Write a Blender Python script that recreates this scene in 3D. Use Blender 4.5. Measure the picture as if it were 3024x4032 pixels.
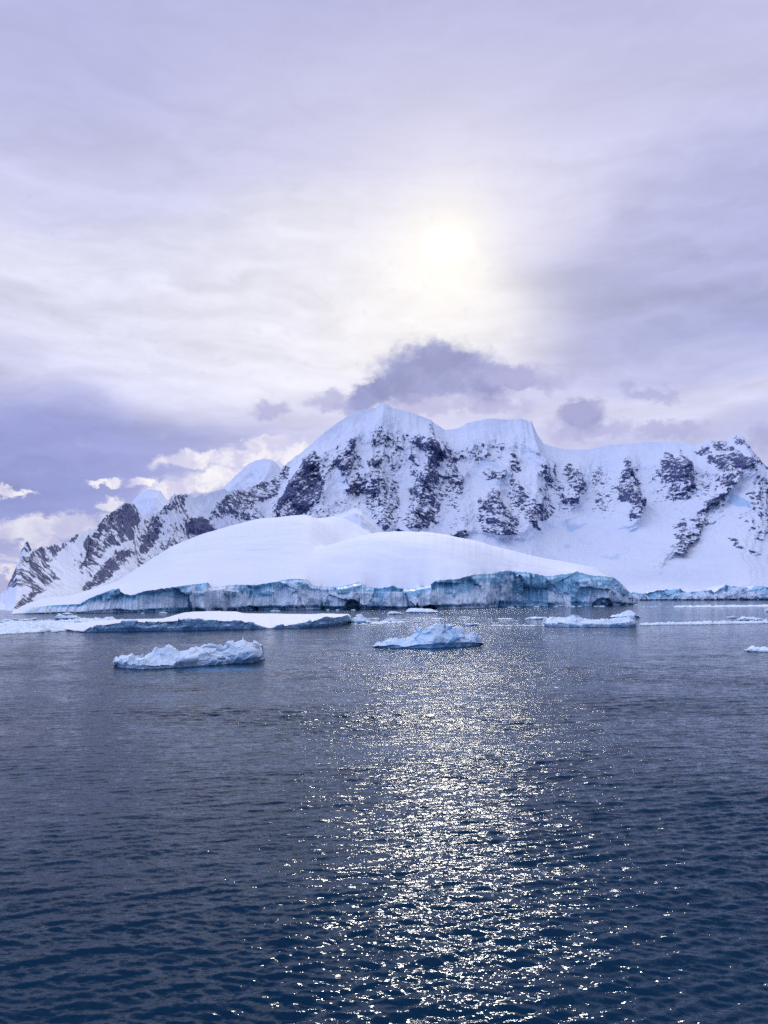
import bpy, math
import numpy as np

# ------------------------------------------------------------------ set-up
scene = bpy.context.scene
for o in list(bpy.data.objects):
    bpy.data.objects.remove(o)
COL = scene.collection
DENOISE = False
FPX = 3028.0                    # focal length for a picture 3024 wide
PITCH = math.radians(6.2)
H = 14.0                        # eye height above the sea: a ship's deck
SIN, COS = math.sin(PITCH), math.cos(PITCH)


def ray(px, py):
    x = (np.asarray(px, float) - 1512.0) / FPX
    u = (2016.0 - np.asarray(py, float)) / FPX
    return x, COS - SIN * u, SIN + COS * u


def at_depth(px, py, Y):
    x, y, z = ray(px, py)
    t = Y / y
    return np.stack([x * t, y * t, H + z * t], -1)


def water_depth(py):
    x, y, z = ray(0.0, py)
    return -H / z * y


def to_px(P):
    X, Y, Z = P[..., 0], P[..., 1], P[..., 2] - H
    f = Y * COS + Z * SIN
    u = -Y * SIN + Z * COS
    return 1512 + FPX * X / f, 2016 - FPX * u / f


def pl(pts, x):
    """piecewise-linear polyline lookup"""
    a = np.array(pts, float)
    return np.interp(x, a[:, 0], a[:, 1])


def sm(a, b, x):
    t = np.clip((x - a) / (b - a), 0, 1)
    return t * t * (3 - 2 * t)


# ------------------------------------------------------------------ noise
_rng = np.random.RandomState(7)
_perm = np.concatenate([_rng.permutation(256)] * 3)
_g = _rng.normal(size=(256, 3)); _g /= np.linalg.norm(_g, axis=1)[:, None]


def perlin(P):
    i = np.floor(P).astype(np.int64); f = P - i
    i &= 255
    w = f * f * f * (f * (f * 6 - 15) + 10)
    out = 0.0
    for dx in (0, 1):
        wx = w[..., 0] if dx else 1 - w[..., 0]
        for dy in (0, 1):
            wy = w[..., 1] if dy else 1 - w[..., 1]
            for dz in (0, 1):
                wz = w[..., 2] if dz else 1 - w[..., 2]
                g = _g[_perm[_perm[_perm[(i[..., 0] + dx) & 255] + ((i[..., 1] + dy) & 255)] + ((i[..., 2] + dz) & 255)]]
                d = g[..., 0] * (f[..., 0] - dx) + g[..., 1] * (f[..., 1] - dy) + g[..., 2] * (f[..., 2] - dz)
                out = out + wx * wy * wz * d
    return out * 1.5


def fbm(P, octs=4, gain=0.5, lac=2.03):
    s, a = 0.0, 1.0
    for k in range(octs):
        s = s + a * perlin(P + 17.3 * k); P = P * lac; a *= gain
    return s


def ridged(P, octs=4, gain=0.5, lac=2.03):
    s, a = 0.0, 1.0
    for k in range(octs):
        s = s + a * (1 - 2 * np.abs(perlin(P + 11.7 * k))); P = P * lac; a *= gain
    return s


def facets(P, size, seed, tilt=0.5):
    """angular blocks: every cell is a tilted plane; returns (offset -1..1, cell random)"""
    r = np.random.RandomState(seed)
    sh = P.shape[:-1]; Q = P.reshape(-1, 3) / size
    lo, hi = Q.min(0) - 1, Q.max(0) + 1
    n = int(np.clip(np.prod(hi - lo) * 0.9, 12, 420))
    S = lo + r.rand(n, 3) * (hi - lo)
    # keep seeds near the surface
    off = r.rand(n) * 2 - 1; nrm = r.normal(size=(n, 3)) * tilt; rnd = r.rand(n)
    o = np.empty(len(Q)); c = np.empty(len(Q))
    for a in range(0, len(Q), 20000):
        q = Q[a:a + 20000]
        d = ((q[:, None, :] - S[None]) ** 2).sum(-1)
        k = d.argmin(1)
        o[a:a + 20000] = off[k] + ((q - S[k]) * nrm[k]).sum(-1); c[a:a + 20000] = rnd[k]
    return o.reshape(sh), c.reshape(sh)


# ------------------------------------------------------------------ mesh helpers
def grid_mesh(name, P, mat, attrs=None, smooth=True, parent=None, wrap=False):
    nr, nc = P.shape[:2]
    v = P.reshape(-1, 3)
    idx = np.arange(nr * nc).reshape(nr, nc)
    if wrap:
        idx = np.concatenate([idx, idx[:, :1]], 1)
    q = np.stack([idx[:-1, :-1], idx[:-1, 1:], idx[1:, 1:], idx[1:, :-1]], -1).reshape(-1, 4)
    me = bpy.data.meshes.new(name)
    me.vertices.add(len(v)); me.vertices.foreach_set('co', v.astype(np.float32).ravel())
    me.loops.add(q.size); me.loops.foreach_set('vertex_index', q.astype(np.int32).ravel())
    me.polygons.add(len(q)); me.polygons.foreach_set('loop_start', np.arange(0, q.size, 4, dtype=np.int32))
    me.polygons.foreach_set('loop_total', np.full(len(q), 4, dtype=np.int32))
    me.update(calc_edges=True); me.validate()
    me.polygons.foreach_set('use_smooth', np.full(len(me.polygons), smooth))
    for k, a in (attrs or {}).items():
        at = me.attributes.new(k, 'FLOAT', 'POINT')
        at.data.foreach_set('value', np.asarray(a, np.float32).ravel())
    me.materials.append(mat)
    o = bpy.data.objects.new(name, me); COL.objects.link(o)
    if parent:
        o.parent = parent
    return o


def tag(o, label=None, cat=None, group=None, kind=None):
    for k, v in (('label', label), ('category', cat), ('group', group), ('kind', kind)):
        if v:
            o[k] = v
    return o


def recentre(o):
    """origin to the base of the thing"""
    me = o.data
    co = np.empty(len(me.vertices) * 3, np.float32); me.vertices.foreach_get('co', co)
    co = co.reshape(-1, 3); c = np.array([(co[:, 0].min() + co[:, 0].max()) / 2, (co[:, 1].min() + co[:, 1].max()) / 2, 0])
    me.vertices.foreach_set('co', (co - c).astype(np.float32).ravel()); me.update()
    o.location = c
    return o


def normals(P):
    du = np.gradient(P, axis=1); dv = np.gradient(P, axis=0)
    n = np.cross(du, dv); n /= np.linalg.norm(n, axis=-1)[..., None] + 1e-9
    return n


# ------------------------------------------------------------------ material helpers
def lin(r, g, b):
    f = lambda c: (c / 255 / 12.92) if c / 255 <= 0.04045 else ((c / 255 + 0.055) / 1.055) ** 2.4
    return (f(r), f(g), f(b), 1.0)


class NT:
    def __init__(self, tree):
        self.t = tree; self.t.nodes.clear()

    def n(self, typ, ins=None, **props):
        nd = self.t.nodes.new(typ)
        for k, v in props.items():
            setattr(nd, k, v)
        for k, v in (ins or {}).items():
            self.put(nd.inputs[k], v)
        return nd

    def put(self, sock, v):
        if isinstance(v, bpy.types.NodeSocket):
            self.t.links.new(v, sock)
        elif v is not None:
            sock.default_value = v

    def m(self, op, a, b=None, c=None, clamp=False):
        nd = self.n('ShaderNodeMath', operation=op, use_clamp=clamp)
        for i, v in enumerate((a, b, c)):
            self.put(nd.inputs[i], v)
        return nd.outputs[0]

    def v(self, op, a, b=None, scale=None):
        nd = self.n('ShaderNodeVectorMath', operation=op)
        self.put(nd.inputs[0], a); self.put(nd.inputs[1], b)
        if scale is not None:
            self.put(nd.inputs['Scale'], scale)
        return nd.outputs[1] if op in ('LENGTH', 'DOT_PRODUCT') else nd.outputs[0]

    def mr(self, x, a, b, c=0.0, d=1.0, mode='SMOOTHSTEP'):
        nd = self.n('ShaderNodeMapRange', interpolation_type=mode)
        for i, v in enumerate((x, a, b, c, d)):
            self.put(nd.inputs[i], v)
        return nd.outputs[0]

    def mix(self, f, a, b, blend='MIX'):
        nd = self.n('ShaderNodeMix', data_type='RGBA', blend_type=blend)
        self.put(nd.inputs[0], f); self.put(nd.inputs[6], a); self.put(nd.inputs[7], b)
        return nd.outputs[2]

    def noise(self, vec, scale, detail=4.0, rough=0.5, dist=0.0, lac=2.0):
        nd = self.n('ShaderNodeTexNoise', {'Vector': vec, 'Scale': scale, 'Detail': detail, 'Roughness': rough,
                                           'Distortion': dist, 'Lacunarity': lac})
        return nd.outputs[0], nd.outputs[1]

    def mapping(self, vec, loc=(0, 0, 0), rot=(0, 0, 0), scale=(1, 1, 1), typ='POINT'):
        nd = self.n('ShaderNodeMapping', {'Vector': vec, 'Location': loc, 'Rotation': rot, 'Scale': scale}, vector_type=typ)
        return nd.outputs[0]


def new_mat(name):
    m = bpy.data.materials.new(name); m.use_nodes = True
    t = NT(m.node_tree)
    out = t.n('ShaderNodeOutputMaterial')
    b = t.n('ShaderNodeBsdfPrincipled')
    t.t.links.new(b.outputs[0], out.inputs['Surface'])
    return m, t, b


def attr(t, name):
    return t.n('ShaderNodeAttribute', attribute_name=name).outputs['Fac']


SNOW = (0.82, 0.85, 0.91, 1)


def mat_mountain():
    m, t, b = new_mat('snow_and_rock')
    co = t.n('ShaderNodeTexCoord').outputs['Object']
    geo = t.n('ShaderNodeNewGeometry')
    rock = attr(t, 'rock'); ice = attr(t, 'ice')
    big, _ = t.noise(t.mapping(co, rot=(0, 0.25, 0), scale=(1, 1, 0.55)), 0.016, 5, 0.62)
    fin, _ = t.noise(t.mapping(co, rot=(0, -0.5, 0), scale=(1, 1, 0.36)), 0.062, 6, 0.72, 0.4)
    led, _ = t.noise(t.mapping(co, rot=(0, 0.6, 0), scale=(0.5, 0.5, 1.6)), 0.055, 4, 0.65, 0.6)
    nz = t.n('ShaderNodeSeparateXYZ', {0: geo.outputs['Normal']}).outputs[2]
    s = t.m('ADD', t.m('MULTIPLY', t.m('SUBTRACT', big, 0.5), 1.2), t.m('MULTIPLY', t.m('SUBTRACT', fin, 0.5), 3.0))
    s = t.m('ADD', s, t.m('MULTIPLY', t.m('SUBTRACT', led, 0.5), 2.0))
    s = t.m('ADD', s, t.m('MULTIPLY', t.m('SUBTRACT', 0.70, nz), 0.55))
    gate = t.mr(rock, 0.04, 0.25)
    run, _ = t.noise(t.mapping(co, rot=(0, 0.12, 0), scale=(1, 0.3, 0.16)), 0.085, 4, 0.6, 0.3)
    s = t.m('ADD', s, t.m('MULTIPLY', t.m('SUBTRACT', run, 0.5), 0.7))
    s = t.m('ADD', t.m('MULTIPLY', rock, 0.92), t.m('MULTIPLY', s, gate))
    mask = t.mr(s, 0.47, 0.76)
    dust, _ = t.noise(co, 0.11, 5, 0.7)
    rk = t.mix(t.mr(dust, 0.35, 0.72), (0.024, 0.031, 0.092, 1), (0.20, 0.23, 0.41, 1))
    dn, _ = t.noise(co, 0.004, 4, 0.5)
    sn = t.mix(t.mr(dn, 0.3, 0.7), SNOW, (0.76, 0.80, 0.90, 1))
    sn = t.mix(t.m('MULTIPLY', ice, 0.75), sn, (0.36, 0.55, 0.78, 1))
    t.put(b.inputs['Base Color'], t.mix(mask, sn, rk))
    b.inputs['Roughness'].default_value = 0.85
    b.inputs['Specular IOR Level'].default_value = 0.12
    # crags stand out of the snow; wind crust on the snow
    hgt = t.m('ADD', t.m('MULTIPLY', t.m('MULTIPLY', fin, mask), 9.0), t.m('MULTIPLY', t.noise(t.mapping(co, scale=(1, 1, 0.5)), 0.02, 6, 0.55)[0], 16.0))
    t.put(b.inputs['Normal'], t.n('ShaderNodeBump', {'Strength': 0.8, 'Distance': 1.0, 'Height': hgt}).outputs[0])
    return m


def mat_snow_dome():
    m, t, b = new_mat('smooth_snow')
    co = t.n('ShaderNodeTexCoord').outputs['Object']
    a, _ = t.noise(t.mapping(co, scale=(1, 0.4, 1)), 0.006, 5, 0.55)
    crease_shade, _ = t.noise(t.mapping(co, rot=(0, 0, 0.15), scale=(0.25, 1.4, 1.4)), 0.012, 3, 0.5, 0.3)
    cr = t.mr(t.m('ABSOLUTE', t.m('SUBTRACT', crease_shade, 0.53)), 0.0, 0.010, 1.0, 0.0)
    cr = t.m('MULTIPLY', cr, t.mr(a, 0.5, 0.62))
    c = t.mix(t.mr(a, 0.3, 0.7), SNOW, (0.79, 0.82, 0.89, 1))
    t.put(b.inputs['Base Color'], t.mix(t.m('MULTIPLY', cr, 0.6), c, (0.5, 0.58, 0.78, 1)))  # shadow lines of creases drawn into the snow colour
    b.inputs['Roughness'].default_value = 0.8
    b.inputs['Specular IOR Level'].default_value = 0.15
    h, _ = t.noise(t.mapping(co, scale=(1, 0.5, 1)), 0.02, 7, 0.55)
    t.put(b.inputs['Normal'], t.n('ShaderNodeBump', {'Strength': 0.35, 'Distance': 1.0, 'Height': t.m('MULTIPLY', h, 6.0)}).outputs[0])
    return m


def mat_ice(name, bare, bare2, snow, scale, band_height=1.0, bump=0.3, thr=0.5, n2k=0.9):
    """glacier ice: attribute 'ice' 1 = bare blue ice, 0 = snow-crusted; dark band just above the sea"""
    m, t, b = new_mat(name)
    geo = t.n('ShaderNodeNewGeometry')
    pos = geo.outputs['Position']
    ice = attr(t, 'ice')
    z = t.n('ShaderNodeSeparateXYZ', {0: pos}).outputs[2]
    n1, _ = t.noise(t.mapping(pos, scale=(1, 1, 1.3)), scale, 6, 0.62, 0.3)
    n2, _ = t.noise(t.mapping(pos, scale=(1, 1, 2.2)), scale * 3.1, 6, 0.7, 0.4)
    nz = t.n('ShaderNodeSeparateXYZ', {0: geo.outputs['Normal']}).outputs[2]
    f = t.m('ADD', ice, t.m('MULTIPLY', t.m('SUBTRACT', n1, 0.5), 1.5))
    f = t.m('ADD', f, t.m('MULTIPLY', t.m('SUBTRACT', n2, 0.5), n2k))
    f = t.m('SUBTRACT', f, t.m('MULTIPLY', nz, 0.45))
    mask = t.mr(f, thr - 0.16, thr + 0.16)
    bc = t.mix(t.mr(n2, 0.36, 0.64), bare, bare2)
    c = t.mix(mask, snow, bc)
    wob = t.m('MULTIPLY', t.m('SUBTRACT', n1, 0.35), band_height * 2.2)
    band = t.mr(z, wob, t.m('ADD', wob, band_height * 0.45), 1.0, 0.0)
    c = t.mix(t.m('MULTIPLY', band, 0.85), c, (0.035, 0.080, 0.150, 1))  # darker just above the waterline
    t.put(b.inputs['Base Color'], c)
    t.put(b.inputs['Roughness'], t.mr(mask, 0, 1, 0.75, 0.42))
    b.inputs['Specular IOR Level'].default_value = 0.3
    h = t.m('ADD', t.m('MULTIPLY', n1, 1.0), t.m('MULTIPLY', n2, 0.5))
    t.put(b.inputs['Normal'], t.n('ShaderNodeBump', {'Strength': bump, 'Distance': 0.5 / scale, 'Height': h}).outputs[0])
    return m


def mat_water(under_glow):
    m, t, b = new_mat('sea_water')
    co = t.n('ShaderNodeNewGeometry').outputs['Position']
    nrm = t.n('ShaderNodeNewGeometry').outputs['Normal']
    # wind patches
    wp, _ = t.noise(t.mapping(co, scale=(0.35, 1, 1)), 0.010, 3, 0.5)
    gust = t.mr(wp, 0.32, 0.68, 0.62, 1.25)

    def chop(scale, stretch, amp, rot, det):
        _, c = t.noise(t.mapping(co, rot=(0, 0, rot), scale=(stretch, 1, 1)), scale, det, 0.6, 0.35)
        d = t.v('SUBTRACT', c, (0.5, 0.5, 0.5))
        return t.v('MULTIPLY', d, (amp * 1.05, amp, 0.0))
    s = t.v('ADD', chop(0.6, 0.30, 0.30, -0.16, 1), chop(1.9, 0.32, 0.62, -0.12, 2))
    s = t.v('ADD', s, chop(5.5, 0.36, 0.82, -0.2, 2))
    s = t.v('ADD', s, chop(15.0, 0.5, 0.62, 0.1, 1))
    s = t.v('SCALE', s, scale=gust)
    n = t.v('NORMALIZE', t.v('ADD', nrm, s))
    t.put(b.inputs['Normal'], n)
    deep, _ = t.noise(co, 0.02, 2, 0.5)
    c = t.mix(t.mr(deep, 0.3, 0.7), (0.0012, 0.022, 0.050, 1), (0.0022, 0.031, 0.064, 1))
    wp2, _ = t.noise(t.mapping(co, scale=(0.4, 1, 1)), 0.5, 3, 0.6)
    for (x, y, rx, ry, rot, k) in under_glow:
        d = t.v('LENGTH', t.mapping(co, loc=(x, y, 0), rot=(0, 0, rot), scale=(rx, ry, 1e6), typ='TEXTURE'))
        c = t.mix(t.mr(t.m('ADD', d, t.m('MULTIPLY', t.m('SUBTRACT', wp2, 0.5), 0.9)), 1.0, 0.2, 0.0, k), c, (0.012, 0.12, 0.25, 1))  # glow of submerged ice put into the water colour
    t.put(b.inputs['Base Color'], c)
    b.inputs['Roughness'].default_value = 0.06
    b.inputs['IOR'].default_value = 1.16
    b.inputs['Specular Tint'].default_value = (0.80, 0.88, 1.0, 1)
    return m


# ------------------------------------------------------------------ the sky
SUN_PX = (1762, 968)
_sx, _sy, _sz = ray(*SUN_PX)
_sl = math.sqrt(_sx ** 2 + _sy ** 2 + _sz ** 2)
SUN_DIR = (float(_sx / _sl), float(_sy / _sl), float(_sz / _sl))
SUN_EL = math.asin(SUN_DIR[2]); SUN_AZ = math.atan2(SUN_DIR[0], SUN_DIR[1])


def azel(px, py):
    x, y, z = ray(px, py)
    return math.degrees(math.atan2(x, y)), math.degrees(math.asin(z / math.sqrt(x * x + y * y + z * z)))


def build_world():
    w = bpy.data.worlds.new('World'); scene.world = w; w.use_nodes = True
    t = NT(w.node_tree)
    out = t.n('ShaderNodeOutputWorld'); bg = t.n('ShaderNodeBackground')
    t.t.links.new(bg.outputs[0], out.inputs[0])
    d = t.v('NORMALIZE', t.n('ShaderNodeTexCoord').outputs['Generated'])
    sx = t.n('ShaderNodeSeparateXYZ', {0: d})
    az = t.m('DEGREES', t.m('ARCTAN2', sx.outputs[0], sx.outputs[1]))
    el = t.m('DEGREES', t.m('ARCSINE', sx.outputs[2]))
    p = t.n('ShaderNodeCombineXYZ', {0: az, 1: el, 2: 0.0}).outputs[0]

    def warp(scale, amp, stretch=1.0, det=4, rough=0.55):
        _, c = t.noise(t.mapping(p, scale=(stretch, 1, 1)), scale, det, rough)
        return t.v('ADD', p, t.v('SCALE', t.v('SUBTRACT', c, (0.5, 0.5, 0.5)), scale=amp))
    soft = warp(0.09, 9.0, 0.5, 3)
    mid = warp(0.35, 3.0, 0.6, 5, 0.6)

    def ell(px, py, rx, ry, rot=0.0, vec=None, edge=0.0):
        a, e = azel(px, py)
        q = t.mapping(vec if vec is not None else soft, loc=(a, e, 0), rot=(0, 0, math.radians(rot)), scale=(rx / 53.0, ry / 53.0, 1), typ='TEXTURE')
        # the mapped z may carry noise: flatten it
        return t.mr(t.v('LENGTH', t.v('MULTIPLY', q, (1, 1, 0))), 1.0, edge)
    P = lambda x, k=1.0: tuple(c * k for c in x[:3]) + (1,)

    # high veil
    cr = t.n('ShaderNodeValToRGB', {0: t.m('DIVIDE', el, 60.0)})
    e = cr.color_ramp.elements
    e[0].position = 0.0; e[0].color = lin(176, 178, 224)
    e[1].position = 1.0; e[1].color = lin(112, 124, 188)
    for pos, c in ((0.16, lin(200, 199, 233)), (0.30, lin(221, 218, 241)), (0.45, lin(215, 213, 238)), (0.58, lin(202, 200, 229)), (0.675, lin(190, 189, 225)), (0.80, lin(140, 148, 203))):
        x = e.new(pos); x.color = c
    col = cr.outputs[0]
    # broad patches: light haze to the left of the sun, grey-lavender bank to the right, blue gap low left
    lav = lin(178, 180, 221); blue = lin(150, 156, 212); pale = lin(238, 235, 246); cream = lin(250, 246, 240)
    for (px, py, rx, ry, rot, c, k) in (
            (2950, 1150, 1350, 750, 10, lav, 0.95), (2550, 1190, 850, 300, -6, lin(172, 174, 212), 0.9), (2900, 700, 700, 420, 20, lin(188, 188, 224), 0.6), (2260, 1130, 560, 130, -7, lin(164, 167, 205), 0.8), (2700, 1330, 700, 130, -5, lin(170, 174, 216), 0.6),
            (100, 150, 900, 420, 8, lin(190, 190, 228), 0.7), (60, 950, 500, 140, 5, pale, 0.5),
            (650, 1330, 1200, 420, -6, pale, 0.75), (1250, 1200, 900, 560, 0, lin(240, 237, 240), 0.75), (350, 1020, 900, 260, -4, pale, 0.4),
            (1700, 1280, 620, 380, 0, lin(244, 240, 238), 0.7), (2650, 1620, 700, 150, 0, lin(226, 224, 244), 0.8), (2750, 1450, 600, 120, -4, lin(196, 197, 230), 0.6),
            (-50, 1720, 900, 190, 3, lin(176, 176, 218), 0.8), (-50, 1870, 1250, 310, 3, lin(142, 148, 208), 0.95), (350, 1800, 850, 130, 3, lin(160, 162, 212), 0.6), (-200, 2020, 900, 180, 0, lin(150, 158, 214), 0.85)):
        col = t.mix(t.m('MULTIPLY', ell(px, py, rx, ry, rot, None, 0.25), k), col, c)
    # combed streaks in the veil
    st, _ = t.noise(t.mapping(soft, rot=(0, 0, 0.14), scale=(0.05, 0.42, 1)), 1.0, 5, 0.55)
    st2, _ = t.noise(t.mapping(mid, rot=(0, 0, 0.2), scale=(0.12, 0.85, 1)), 1.0, 4, 0.55)
    hi = t.m('ADD', t.m('MULTIPLY', t.m('SUBTRACT', st, 0.5), 0.55), t.m('MULTIPLY', t.m('SUBTRACT', st2, 0.5), 0.22))
    hi = t.m('ADD', 0.985, t.m('MULTIPLY', hi, t.mr(el, 18.0, 36.0, 1.05, 0.42)))
    col = t.v('SCALE', col, scale=hi)
    col = t.v('MULTIPLY', col, (0.945, 0.972, 1.035))
    # the sun behind the veil
    dd = t.m('DEGREES', t.m('ARCCOSINE', t.v('DOT_PRODUCT', d, SUN_DIR)))
    veil = t.m('ADD', 0.86, t.m('MULTIPLY', st2, 0.28))
    g = t.m('MULTIPLY', t.m('EXPONENT', t.m('MULTIPLY', dd, -0.26)), veil)
    col = t.mix(t.m('MULTIPLY', g, 1.08, clamp=True), col, lin(254, 250, 238))
    col = t.mix(t.m('MULTIPLY', ell(1760, 985, 300, 380, 0, mid), 0.3), col, (1.0, 0.98, 0.92, 1))
    a_, e_ = azel(*SUN_PX)
    core = t.mr(t.m('ADD', dd, t.m('MULTIPLY', t.m('SUBTRACT', st2, 0.5), 3.0)), 2.1, -0.4)
    col = t.mix(core, col, (1.25, 1.22, 1.15, 1))

    # cloud cap over the summit and its shreds
    fine = warp(0.8, 2.6, 0.75, 6, 0.62)
    tex, _ = t.noise(p, 0.9, 6, 0.6)

    body, _ = t.noise(fine, 0.28, 4, 0.5)

    def union(lst, vec):
        r = None
        for q in lst:
            v = ell(*q, vec=vec)
            r = v if r is None else t.m('MAXIMUM', r, v)
        return r
    shred = t.m('MAXIMUM', union([(1700, 1480, 370, 150, 2), (1480, 1545, 240, 90, 22), (1640, 1545, 280, 70, 0), (2290, 1630, 135, 95, 0), (2010, 1490, 220, 60, -10)], fine),
                union([(1730, 1460, 360, 170, 0), (1860, 1490, 250, 140, -12), (1620, 1500, 260, 120, 14)], fine))
    core_c = t.mr(t.m('ADD', shred, t.m('MULTIPLY', t.m('SUBTRACT', tex, 0.5), 0.5)), 0.04, 0.60)
    col = t.mix(t.m('MULTIPLY', core_c, 0.93), col, t.mix(t.mr(body, 0.35, 0.68), lin(104, 116, 178), lin(134, 144, 204)))
    wisp = union([(2080, 1490, 330, 75, -6), (1900, 1590, 330, 70, -4), (2290, 1620, 150, 90, 0), (1060, 1610, 120, 55, 0), (1300, 1580, 150, 60, 8),
                  (2560, 1545, 190, 50, -8), (2330, 1690, 300, 70, 0), (2620, 1690, 240, 60, -6), (1650, 1600, 300, 70, 0), (3030, 1720, 130, 90, 0)], fine)
    wm = t.mr(t.m('ADD', wisp, t.m('MULTIPLY', t.m('SUBTRACT', tex, 0.5), 0.9)), 0.02, 0.85)
    col = t.mix(t.m('MULTIPLY', wm, 0.75), col, lin(164, 165, 212))

    # sunlit cumulus behind the left ridge
    cum = union([(1150, 1790, 150, 75, 0), (980, 1790, 260, 62, 10), (760, 1810, 220, 48, 6), (900, 1880, 320, 70, 8), (1080, 1740, 120, 40, 8), (560, 1905, 90, 34, 0), (680, 1930, 170, 42, 12),
                 (410, 1905, 85, 20, 0), (40, 1942, 95, 22, 0), (430, 1990, 75, 36, 10), (130, 2085, 320, 62, 4), (290, 2070, 180, 60, 0), (480, 2060, 110, 60, 0),
                 (40, 2195, 130, 16, 0), (20, 2250, 120, 28, 0), (150, 2120, 130, 50, -20)], fine)
    cm = t.mr(t.m('ADD', cum, t.m('MULTIPLY', t.m('SUBTRACT', tex, 0.5), 0.6)), 0.02, 0.58)
    body, _ = t.noise(fine, 0.5, 5, 0.55)
    ccol = t.mix(t.mr(body, 0.38, 0.66), lin(206, 203, 234), lin(249, 245, 250))
    col = t.mix(t.m('MULTIPLY', cm, t.mr(el, 3.0, 8.0, 0.62, 0.97)), col, ccol)

    # unseen sky over and behind the ship, made blue-violet to light the snow
    back = t.mr(sx.outputs[1], 0.70, 0.0)
    bcol = t.mix(t.mr(el, 0.0, 70.0), P((0.32, 0.49, 1.12)), P((0.98, 1.02, 1.30)))
    # unseen sky made brighter to port, to bring out the snow relief
    bcol = t.v('SCALE', bcol, scale=t.mr(sx.outputs[0], -0.9, 0.9, 1.55, 0.50, 'LINEAR'))
    col = t.mix(back, col, bcol)
    sky = t.n('ShaderNodeTexSky', sky_type='NISHITA', sun_disc=False, sun_elevation=SUN_EL, sun_rotation=SUN_AZ)
    sky.air_density = 1.0; sky.dust_density = 1.0; sky.ozone_density = 2.0
    final = t.mix(0.93, sky.outputs[0], t.v('SCALE', col, scale=10.0))
    t.put(bg.inputs['Color'], final)
    bg.inputs['Strength'].default_value = 0.1
    w.cycles.sampling_method = 'MANUAL'; w.cycles.sample_map_resolution = 1024


build_world()
sun = bpy.data.lights.new('sun', 'SUN'); sun.energy = 1.15; sun.angle = math.radians(4.0); sun.color = (1.0, 0.95, 0.84)
so = bpy.data.objects.new('sun', sun); COL.objects.link(so)
from mathutils import Vector
so.rotation_euler = Vector(SUN_DIR).to_track_quat('Z', 'Y').to_euler(); so.location = (0, 0, 300)

# ------------------------------------------------------------------ camera
cam = bpy.data.cameras.new('camera'); co_ = bpy.data.objects.new('camera', cam); COL.objects.link(co_)
cam.sensor_fit = 'VERTICAL'; cam.sensor_height = 36.0; cam.sensor_width = 27.0; cam.lens = 36.0 * FPX / 4032.0
cam.clip_start = 0.5; cam.clip_end = 90000
co_.location = (0, 0, H); co_.rotation_euler = (math.radians(90) + PITCH, 0, 0)
scene.camera = co_

# ------------------------------------------------------------------ the sea
def build_water():
    r = np.concatenate([np.geomspace(3, 16, 60)[:-1], np.geomspace(16, 420, 1050)[:-1], np.geomspace(420, 2500, 140)[:-1], np.geomspace(2500, 60000, 40)])
    a = np.radians(np.concatenate([np.linspace(-180, -33, 40)[:-1], np.linspace(-33, 33, 720), np.linspace(33, 180, 40)[1:-1]]))
    R, A = np.meshgrid(r, a, indexing='ij')
    X, Y = R * np.sin(A), R * np.cos(A)
    dr = np.gradient(r)[:, None]
    Z = np.zeros_like(X)
    g = np.random.RandomState(3)
    main = math.radians(99)
    wv = fbm(np.stack([X * 0.02, Y * 0.05, X * 0], -1), 2)
    act = np.where(R < 450)
    x, y = X[act], Y[act]; z = np.zeros_like(x); drr = np.broadcast_to(dr, X.shape)[act]
    for k in range(64):
        lam = 0.24 * (14.0 ** (k / 63.0))
        th = main + g.normal() * (0.50 if lam < 0.7 else 0.24)
        kk = 2 * math.pi / lam
        slope = 0.048 * (1.0 if lam < 0.75 else (0.75 / lam) ** 0.95)
        amp = slope / kk * 1.35
        ph = kk * (x * math.cos(th) + y * math.sin(th)) + g.rand() * 6.283
        fade = np.clip(lam / (3.0 * drr) - 0.6, 0, 1)
        z += amp * fade * np.sin(ph + 0.55 * np.sin(ph))
    mod = np.clip(0.85 + 1.5 * wv[act], 0.3, 1.9)
    Z[act] = z * mod * np.clip((450 - R[act]) / 200, 0, 1)
    P = np.stack([X, Y, Z], -1)
    sh = []
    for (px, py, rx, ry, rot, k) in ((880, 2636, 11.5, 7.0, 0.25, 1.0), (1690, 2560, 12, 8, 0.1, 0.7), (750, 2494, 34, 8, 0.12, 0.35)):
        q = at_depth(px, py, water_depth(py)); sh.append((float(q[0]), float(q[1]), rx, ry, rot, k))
    o = grid_mesh('water', P, mat_water(sh), wrap=True)
    tag(o, 'dark rippled sea with the glitter of the sun down its middle', 'sea', kind='structure')


build_water()

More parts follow.
